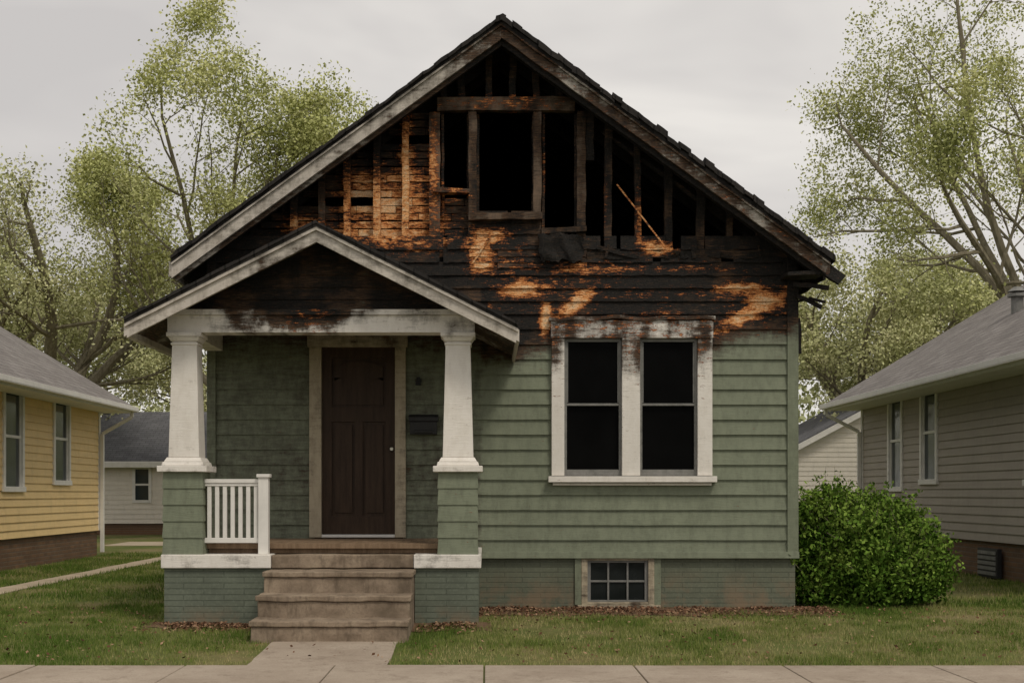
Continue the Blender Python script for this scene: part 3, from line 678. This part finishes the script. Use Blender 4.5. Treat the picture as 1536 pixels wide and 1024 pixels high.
def cottage(name,x0,x1,y0,y1,zt,ridge,gable,wins):
    """gable: 'x' = ridge runs along x (eave faces viewer), 'y' = ridge runs along y"""
    E=empty(name); b=MB(); ex=.15; z=.35; xm=(x0+x1)/2; ym=(y0+y1)/2
    while z<ridge-.2:
        if gable=='x':
            if z<zt-.1:
                for yy,n in ((y0,-1),(y1,1)): b.board((x0,yy,0),(x1,yy,0),(0,n,0),z,z+ex+.01)
            h=(y1-y0)/2*min(1,(ridge-z-ex)/(ridge-zt))
            for xx,n in ((x0,-1),(x1,1)): b.board((xx,ym-h,0),(xx,ym+h,0),(n,0,0),z,z+ex+.01)
        else:
            if z<zt-.1:
                for xx,n in ((x0,-1),(x1,1)): b.board((xx,y0,0),(xx,y1,0),(n,0,0),z,z+ex+.01)
            h=(x1-x0)/2*min(1,(ridge-z-ex)/(ridge-zt))
            for yy,n in ((y0,-1),(y1,1)): b.board((xm-h,yy,0),(xm+h,yy,0),(0,n,0),z,z+ex+.01)
        z+=ex
    b.build('lapped_walls',WHT,E)
    f=MB(); f.box(x0+.05,x1-.05,y0+.05,y1-.05,-.2,.36); f.build('foundation',NBRICK,E)
    r=MB(); t=MB(); ov=.45
    for q in (-1,1):
        if gable=='x':
            H2=(y1-y0)/2; p=(ridge-zt)/H2; g_=lambda x,y,z,q=q:(x,ym+q*y,ridge+.1-p*y+z)
            r.box(x0-.3,x1+.3,0,H2+ov,-.05,0,4,g_); t.box(x0-.32,x0-.28,0,H2+ov,-.24,-.052,4,g_); t.box(x1+.28,x1+.32,0,H2+ov,-.24,-.052,4,g_)
            t.box(x0-.28,x1+.28,H2+ov,H2+ov+.04,-.20,-.03,4,g_)
        else:
            H2=(x1-x0)/2; p=(ridge-zt)/H2; g_=lambda x,y,z,q=q:(xm+q*x,y,ridge+.1-p*x+z)
            r.box(0,H2+ov,y0-.3,y1+.3,-.05,0,4,g_); t.box(0,H2+ov,y0-.32,y0-.28,-.24,-.052,4,g_); t.box(H2+ov,H2+ov+.04,y0-.3,y1+.3,-.2,-.03,4,g_)
    for (a,b_,c,d_) in wins:
        t.box(a,a+.09,y0-.05,y0+.02,c,d_); t.box(b_-.09,b_,y0-.05,y0+.02,c,d_); t.box(a+.09,b_-.09,y0-.048,y0+.02,d_-.09,d_); t.box(a+.09,b_-.09,y0-.06,y0+.02,c,c+.09); t.box(a+.09,b_-.09,y0-.035,y0+.02,(c+d_)/2-.03,(c+d_)/2+.03)
    if wins:
        g2=MB()
        for (a,b_,c,d_) in wins: g2.box(a+.09,b_-.09,y0-.03,y0-.024,c+.09,d_-.09)
        g2.build('window_glass',NGLASS,E)
    r.build('shingle_roof',ROOFN2,E); t.build('trim',NTRIM,E)
cottage('white_cottage',-12.6,-5.0,27,33,2.45,3.95,'x',[(-11.15,-10.55,1.0,2.15),(-8.5,-7.8,1.0,2.25)])
cottage('white_cottage.001',9.3,17.0,27,34,2.55,4.6,'y',[])

# ------------------------------------------------------------------ ground
def gz(y):
    return lerp([(-14.6,-.12),(-14.5,-.28),(-7.45,-.28),(-7.40,-.12),(-5.9,-.11),(-4.2,-.10),(-1.8,0),(0,0)],y)
g=MB(); ys=[-400,-60,-20,-14.6,-14.5,-7.45,-7.40,-5.9,-4.2,-3,-1.8,0,5,15,30,60,120,500]; xs=[-500,-100,-30,-12,-6,0,6,12,30,100,500]
idx=[[g.pt((x,y,gz(y))) for x in xs] for y in ys]
for j in range(len(ys)-1):
    for i in range(len(xs)-1): g.f.append((idx[j][i],idx[j][i+1],idx[j+1][i+1],idx[j+1][i]))
g.build('ground',GROUND)
sw=MB(); x=-30-.02
while x<30:
    sw.box(x+.006,x+1.194,-5.85,-4.28,-.2,-.085+R.uniform(-.004,.004)); x+=1.2
sw.build('sidewalk',WALK,None,0.008)
fw=MB(); fw.box(-1.93,-.80,-4.274,-3.0,-.2,0,0.2,lambda x,y,z:(x+.012*nz(y*4,x),y,(gz(y)+.012+.003*nz(x*3,y*3)) if z>-.1 else z)); fw.build('front_walk',WALK)
rdd=MB(); rdd.box(-200,200,-14.4,-7.46,-.3,-.276); rdd.build('street',ASPH)
kb=MB(); kb.box(-60,60,-7.46,-7.30,-.4,-.105); kb.build('kerb',WALK,None,.01)
gp=MB(); gp.box(-6.62,-6.22,-1,26,-.1,.012,.3,lambda x,y,z:(x+.06*nz(y*.8,x*.5),y,z)); gp.build('garden_path',PATHM)
dv=MB(); dv.box(-9.5,-3.6,18,20.5,-.1,.012,.5,lambda x,y,z:(x,y+.2*nz(x*.8),z)); dv.build('driveway',PATHM)
so=MB()
def strip(x0,x1,yi,yo,h):
    n=int((x1-x0)/.06)
    for i in range(n):
        a=x0+(x1-x0)*i/n;b=x0+(x1-x0)*(i+1)/n
        fa=yo+.20*nz(a*2.1,yo)+.07*nz(a*11,yo);fb_=yo+.20*nz(b*2.1,yo)+.07*nz(b*11,yo)
        so.quad([(a,fa,gz(fa)+h),(b,fb_,gz(fb_)+h),(b,yi,gz(yi)+h+.01),(a,yi,gz(yi)+h+.01)])
strip(-.08,3.7,.05,-.90,.006); strip(-3.35,-2.1,-1.75,-2.08,.006); strip(-.75,.05,-1.75,-2.3,.006)
so.build('soil_bed',SOIL)

rng=np.random.default_rng(5)
def mesh_np(name,V,F,mats,midx=None,tint=None):
    me=bpy.data.meshes.new(name); me.from_pydata(V,[],F)
    for m_ in mats: me.materials.append(m_)
    if midx is not None: me.polygons.foreach_set('material_index',np.array(midx,dtype=np.int32))
    if tint is not None:
        at=me.attributes.new('tint','FLOAT','FACE'); at.data.foreach_set('value',np.array(tint,dtype=np.float32))
    ob=bpy.data.objects.new(name,me); scene.collection.objects.link(ob); return ob
def blades(n,x0,x1,y0,y1,hmin,hmax,wd):
    x=rng.uniform(x0,x1,n); y=rng.uniform(y0,y1,n)
    jit=rng.normal(0,.03,n)
    keep=~((x>-1.95+jit)&(x<-.78+jit)&(y<-2.9)) & ~((x>-3.2)&(x<-.05)&(y>-1.82)&(y<9.5)) & ~((x>-2.16)&(x<-.68)&(y>-3.04)&(y<0)) & ~((x>-3.13)&(x<3.48)&(y>-.0)&(y<9.6)) & (y>-4.29+np.abs(jit)*.3) & ~((x<-8)&(y>2.4)) & ~((x>7.7)&(y>.5)) & ~((x>-6.6)&(x<-6.24)&(y>-1))
    d=np.where((x>-.1),np.clip((-.3-y)/1.3,0.03,1),1.0); d=np.where((y<-1.7)&(x<0),np.clip((-1.8-y)/.6,0.04,1),d); d=np.where(x>3.75,1,d); d=np.where(x<-3.3,1,d)
    patch=np.array([nz(a*.9,b*.9)+.6*nz(a*3,b*3,4)+.35*nz(a*9,b*9,2) for a,b in zip(x,y)])
    keep&=(rng.random(n)<d)&(rng.random(n)<np.clip(.85+patch*1.1,.1,1))
    x=x[keep];y=y[keep];patch=patch[keep];m=len(x)
    z=np.array([gz(b) for b in y]); h=rng.uniform(hmin,hmax,m)*(1+.5*patch); a=rng.uniform(0,2*np.pi,m); l=rng.uniform(0,.7,m)*h
    la=rng.uniform(0,2*np.pi,m)
    P0=np.stack([x-np.cos(a)*wd/2,y-np.sin(a)*wd/2,z-.005],1);P1=np.stack([x+np.cos(a)*wd/2,y+np.sin(a)*wd/2,z-.005],1)
    P2=np.stack([x+np.cos(la)*l,y+np.sin(la)*l,z+h],1)
    t=np.clip(.42-.85*patch+rng.normal(0,.2,m)+np.where(x<-3.3,-.15,.0)+np.where((x>-.5)&(x<3.6),.18,0),0,1)
    return np.stack([P0,P1,P2],1).reshape(-1,3),t
parts=[blades(180000,-7.5,8.5,-4.29,0.3,.02,.05,.007),blades(40000,-8.2,-3.0,0,14,.03,.07,.012),blades(26000,3.4,7.8,0,10,.03,.07,.012)]
V=np.concatenate([p[0] for p in parts]);T=np.concatenate([p[1] for p in parts]);F=np.arange(len(V)).reshape(-1,3)
mesh_np('grass',V.tolist(),F.tolist(),[GRASSM],None,T)
def quads(P,size,flat=0.0,asp=1.6):
    n=len(P); a=rng.normal(size=(n,3)); 
    if flat: a[:,2]*=flat
    a/=np.linalg.norm(a,axis=1)[:,None]; b=rng.normal(size=(n,3)); 
    if flat: b[:,2]*=flat
    b-=a*np.sum(a*b,axis=1)[:,None]; b/=np.linalg.norm(b,axis=1)[:,None]
    s=(size*rng.uniform(.6,1.35,n))[:,None]
    A=a*s/2; B=b*s/2/asp
    return np.stack([P-A,P-B+A*.1,P+A,P+B+A*.1],1).reshape(-1,3)
n=8000; x=rng.uniform(-3.4,3.8,n); y=np.where(x>-.1,-.05-np.abs(rng.normal(0,.5,n)),-1.86-np.abs(rng.normal(0,.25,n)))
k=~((x>-2.16)&(x<-.68)&(y>-3.05)); k&=np.array([nz(a*2.3,b*3) > -.25 for a,b in zip(x,y)]); x=x[k];y=y[k]
P=np.stack([x,y,np.array([gz(b) for b in y])+rng.uniform(.012,.035,len(x))],1)
P2=np.stack([rng.uniform(-7,8,1500),rng.uniform(-4.2,-.2,1500),np.zeros(1500)],1); P2=P2[~((P2[:,0]>-3.3)&(P2[:,0]<0)&(P2[:,1]>-3.1))]; P2[:,2]=np.array([gz(b) for b in P2[:,1]])+.035
P=np.concatenate([P,P2])
V=quads(P,.034,.35); mesh_np('leaf_litter',V.tolist(),np.arange(len(V)).reshape(-1,4).tolist(),[LITTER],None,rng.random(len(P)))

# ------------------------------------------------------------------ trees
def tree(name,seed,Ht,width,loc,leafmat,nleaf,lsize,trunk=.25,spread=38,droop=0.0,sigma=.35,rb=.02,limbs=6,wmin=.15,dome=0.0):
    r=random.Random(seed); V=[];F=[];tips=[]
    def tube(pts,rad,n):
        rings=[]
        for i,p in enumerate(pts):
            d=(pts[min(i+1,len(pts)-1)]-pts[max(i-1,0)]).normalized(); up=Vector((0,0,1)) if abs(d.z)<.9 else Vector((1,0,0))
            x=d.cross(up).normalized();y=d.cross(x); base=len(V)
            for k in range(n):
                a=2*math.pi*k/n; V.append(tuple(p+(x*math.cos(a)+y*math.sin(a))*rad[i]))
            rings.append(base)
        for a,b in zip(rings,rings[1:]):
            for k in range(n): F.append((a+k,a+(k+1)%n,b+(k+1)%n,b+k))
    def grow(p,d,L,rad,lev):
        n=(7,8,6,4,3)[lev]; pts=[p];rs=[rad]; cur=d.copy(); taper=(.62,.25,.25,.3,.35)[lev]
        for i in range(n):
            j=(.05,.14,.2,.26,.3)[lev]
            cur=(cur+Vector((r.uniform(-j,j),r.uniform(-j,j),r.uniform(-j,j)+(.05 if lev in(1,2) else 0)-droop*(lev>=2)))).normalized()
            pts.append(pts[-1]+cur*L/n); rs.append(rad*(1-(1-taper)*(i+1)/n))
        if lev==0: rs[0]*=1.5
        tube(pts,rs,(9,7,5,4,3)[lev])
        if lev>=3: tips.extend(pts[1:])
        if lev==4: return
        cnt=(limbs,7,6,4)[lev]
        for c in range(cnt):
            t=(r.uniform(.7,1) if lev==0 else (.25+.75*(c+r.random())/cnt)); 
            f=t*n; i=min(int(f),n-1); q=pts[i].lerp(pts[i+1],f-i); base=(pts[i+1]-pts[i]).normalized()
            ang=math.radians(r.uniform(.35,1.15)*spread if lev==0 else r.uniform(28,62)); az=(c+r.uniform(-.3,.3))*2*math.pi/cnt if lev==0 else r.uniform(0,2*math.pi)
            up=Vector((1,0,0)) if abs(base.z)>.9 else Vector((0,0,1)); x=base.cross(up).normalized();y=base.cross(x)
            nd=(base*math.cos(ang)+(x*math.cos(az)+y*math.sin(az))*math.sin(ang)).normalized()
            grow(q,nd,L*(1.75,.5,.52,.5)[lev]*r.uniform(.75,1.2)*(1.15-.45*t if lev>0 else 1),rs[i]*(.62,.5,.5,.5)[lev],lev+1)
    grow(Vector((0,0,0)),Vector((0,0,1)),trunk*Ht,rb*Ht,0)
    A=np.array(V); tp=np.array([tuple(t) for t in tips])
    sz=Ht/np.percentile(tp[:,2],99.5); sxy=width/ (np.percentile(tp[:,0],98)-np.percentile(tp[:,0],2))
    sc=np.array([sxy,sxy,sz])
    if dome: sc=sc*np.array([1.15,1.15,1.05])
    A*=sc; tp*=sc
    if dome:   # mature crowns grow into a rounded, lumpy dome
        c0=np.array([0,0,Ht*.56]); rad=np.array([width/2,width/2,Ht*.44])
        def roundit(Q):
            D=(Q-c0)/rad; rr=np.linalg.norm(D,axis=1)+1e-6; u_=D/rr[:,None]
            lump=np.array([1+.16*nz(*(q*2.1+seed)) for q in u_]); k=.72*lump
            new=np.where(rr>k,k+(.30*lump)*np.tanh((rr-k)/.38),rr); fac=np.where(Q[:,2]>Ht*.24,new/rr,1.0)
            return c0+(Q-c0)*fac[:,None]
        A=roundit(A); tp=roundit(tp)
    A[:,2]-=.1
    w=np.array([max(wmin,.55+1.2*nz(*(p*.45))) for p in tp]); w/=w.sum()
    P=tp[rng.choice(len(tp),nleaf,p=w)]+rng.normal(0,sigma,(nleaf,3))*np.array([1,1,.7])
    L=quads(P,lsize)
    base=len(A); allV=np.concatenate([A,L]).tolist(); FF=F+(np.arange(len(L)).reshape(-1,4)+base).tolist()
    cl=np.array([nz(*(p*.7)) for p in P])
    t=np.clip(.5+.55*cl+rng.normal(0,.18,nleaf),0,1)
    ob=mesh_np(name,allV,FF,[BARK,leafmat],[0]*len(F)+[1]*nleaf,np.concatenate([np.zeros(len(F)),t]))
    ob.location=loc; return ob
tree('maple_tree',3,14.0,9.6,(-6.2,21,0),LEAF,88000,.088,.30,48,sigma=.24,limbs=8,wmin=.25,dome=1)
t2=tree('deciduous_tree',11,11.0,9.4,(-12.4,23,0),LEAF2,52000,.09,.18,55,sigma=.26,limbs=7,dome=1)
t3=tree('elm_tree',23,16.4,11.0,(13.6,17.5,0),LEAF,60000,.085,.33,50,sigma=.24,limbs=8,wmin=.2,dome=1)
t4=tree('deciduous_tree.001',31,10.8,9.0,(13.2,32,0),LEAF2,38000,.12,.2,50,sigma=.32,dome=1)
def inst(name,src,loc,rot,s):
    o=bpy.data.objects.new(name,src.data); scene.collection.objects.link(o); o.location=loc; o.rotation_euler=(0,0,rot); o.scale=s; return o
inst('deciduous_tree.002',t4,(-16.5,30,0),2.1,(1.1,1.1,.95)); inst('deciduous_tree.003',t2,(10.3,38,0),1.0,(.8,.8,1.02))
inst('deciduous_tree.004',t2,(-4.0,40,0),4.0,(.9,.9,1.1)); inst('deciduous_tree.005',t2,(17.5,36,0),3.0,(1,1,1.0)); inst('deciduous_tree.006',t4,(-9.5,36,0),.6,(.9,.9,.7))
cs=[];rs=random.Random(9)
for i in range(90):
    cs.append((rs.uniform(-62,62),rs.uniform(48,80),rs.uniform(2.0,7.0),rs.uniform(2.0,4.2)))
PP=[];tt=[]
for c in cs:
    n=700; d=rng.normal(size=(n,3)); d/=np.linalg.norm(d,axis=1)[:,None]; rr=c[3]*rng.uniform(.55,1,n)**.6
    p=np.array([c[0],c[1],c[2]])+d*rr[:,None]*np.array([1,1,.95]); p+=rng.normal(0,.3,(n,3)); p=p[p[:,2]>0]; PP.append(p)
    tt.append(np.clip(.45+.3*(p[:,2]-c[2])/c[3]+rng.normal(0,.18,len(p))+rs.uniform(-.2,.2),0,1))
P=np.concatenate(PP);L=quads(P,.36); mesh_np('distant_trees',L.tolist(),np.arange(len(L)).reshape(-1,4).tolist(),[DISTL],None,np.concatenate(tt))
def shrub(name,c,lobes,n,ls):
    PP=[];tt=[]
    for (lx,ly,lz,rr) in lobes:
        m=int(n*rr**2/sum(q[3]**2 for q in lobes)); d=rng.normal(size=(m,3)); d/=np.linalg.norm(d,axis=1)[:,None]
        k=np.array([1+.34*nz(*(Vector(q)*2.3+Vector((lx,ly,lz))))+.30*nz(*(Vector(q)*6)) for q in d])
        r_=rr*k*(rng.uniform(.38,1.05,m)**.45)
        p=np.array([lx,ly,lz])+d*r_[:,None]; p+=rng.normal(0,.03,p.shape); PP.append(p)
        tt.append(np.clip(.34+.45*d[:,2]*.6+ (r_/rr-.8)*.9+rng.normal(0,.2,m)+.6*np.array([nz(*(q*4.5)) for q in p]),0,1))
    mb=MB()
    for i in range(40):
        a=R.uniform(0,6.28); q=R.uniform(.2,.75); l=R.choice(lobes)
        mb.cyl((R.uniform(-.15,.15),R.uniform(-.15,.15),-.05),(l[0]+math.cos(a)*q*l[3],l[1]+math.sin(a)*q*l[3],l[2]+R.uniform(.1,.8)*l[3]),.014,.004,4,caps=False)
    for i in range(380):   # loose shoots that break the outline
        l=R.choice(lobes); d=Vector((R.gauss(0,1),R.gauss(0,1),abs(R.gauss(0,1)))).normalized(); a=Vector(l[:3])+d*l[3]*.85
        e_=a+(d+Vector((R.gauss(0,.3),R.gauss(0,.3),.4))).normalized()*R.uniform(.10,.32)
        mb.cyl(a,e_,.004,.002,3,caps=False); m=R.randint(12,24)
        tpar=np.random.RandomState(i).rand(m,1); PP.append(np.array(a)+(np.array(e_)-np.array(a))*tpar+rng.normal(0,.02,(m,3))); tt.append(np.clip(.66+rng.normal(0,.2,m),0,1))
    P=np.concatenate(PP); t=np.concatenate(tt); k=P[:,2]>.02; P=P[k];t=t[k]
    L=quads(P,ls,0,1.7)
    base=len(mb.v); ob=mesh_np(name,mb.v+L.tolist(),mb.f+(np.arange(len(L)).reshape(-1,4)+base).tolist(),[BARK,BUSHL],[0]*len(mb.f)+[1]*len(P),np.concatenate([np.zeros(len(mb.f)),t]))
    ob.location=c
shrub('shrub',(4.36,0.45,0),[(0,0,.55,.58),(-.50,.0,.78,.46),(-.38,.1,1.02,.36),(.48,-.05,.55,.48),(.28,.1,.84,.40),(.64,.1,.32,.36),(-.57,-.1,.32,.38),(0,-.3,.36,.46),(.0,.2,.95,.34),(-.2,-.25,.75,.34),(.42,-.3,.3,.3)],44000,.052)

# ------------------------------------------------------------------ sky, sun, camera
W=bpy.data.worlds.new('World'); scene.world=W; W.use_nodes=True; nt=W.node_tree
bg=nt.nodes['Background']
SE,SA=54,146
sky=nt.nodes.new('ShaderNodeTexSky'); sky.sky_type='NISHITA'; sky.sun_disc=False; sky.sun_elevation=math.radians(SE); sky.sun_rotation=math.radians(SA)
tc=nt.nodes.new('ShaderNodeTexCoord'); mp=nt.nodes.new('ShaderNodeMapping'); mp.inputs[3].default_value=(1.1,1.1,3.6); mp.inputs[1].default_value=(.3,.1,.4)
no=nt.nodes.new('ShaderNodeTexNoise'); no.inputs['Scale'].default_value=2.4; no.inputs['Detail'].default_value=4; no.inputs['Roughness'].default_value=.5; no.inputs['Distortion'].default_value=.5
cr=nt.nodes.new('ShaderNodeValToRGB'); cr.color_ramp.elements[0].position=.36; cr.color_ramp.elements[0].color=(.60,.575,.56,1); cr.color_ramp.elements[1].position=.64; cr.color_ramp.elements[1].color=(.83,.795,.75,1)
mu=nt.nodes.new('ShaderNodeVectorMath'); mu.operation='SCALE'; mu.inputs['Scale'].default_value=10.0
mx=nt.nodes.new('ShaderNodeMix'); mx.data_type='RGBA'; mx.inputs[0].default_value=.98
l=nt.links.new
l(tc.outputs['Generated'],mp.inputs[0]); l(mp.outputs[0],no.inputs['Vector']); l(no.outputs['Fac'],cr.inputs[0]); l(cr.outputs[0],mu.inputs[0])
l(sky.outputs[0],mx.inputs[6]); l(mu.outputs[0],mx.inputs[7]); l(mx.outputs[2],bg.inputs[0]); bg.inputs[1].default_value=.1
sun=bpy.data.lights.new('sun','SUN'); sun.energy=1.5; sun.angle=math.radians(14); sun.color=(1,.92,.79)
so_=bpy.data.objects.new('sun',sun); scene.collection.objects.link(so_)
el=math.radians(SE); az=math.radians(SA); dirv=Vector((math.sin(az)*math.cos(el),math.cos(az)*math.cos(el),math.sin(el)))
so_.rotation_euler=(-dirv).to_track_quat('-Z','Y').to_euler()
cam=bpy.data.cameras.new('camera'); co=bpy.data.objects.new('camera',cam); scene.collection.objects.link(co)
co.location=(0,-15,1.29); co.rotation_euler=(math.radians(90),0,0); cam.sensor_width=36; cam.lens=36*2000/1536
cam.shift_x=38/1536; cam.shift_y=228/1536; cam.clip_end=1500; cam.clip_start=.1
scene.camera=co
scene.view_settings.view_transform='Standard'; scene.view_settings.look='None'; scene.view_settings.exposure=0
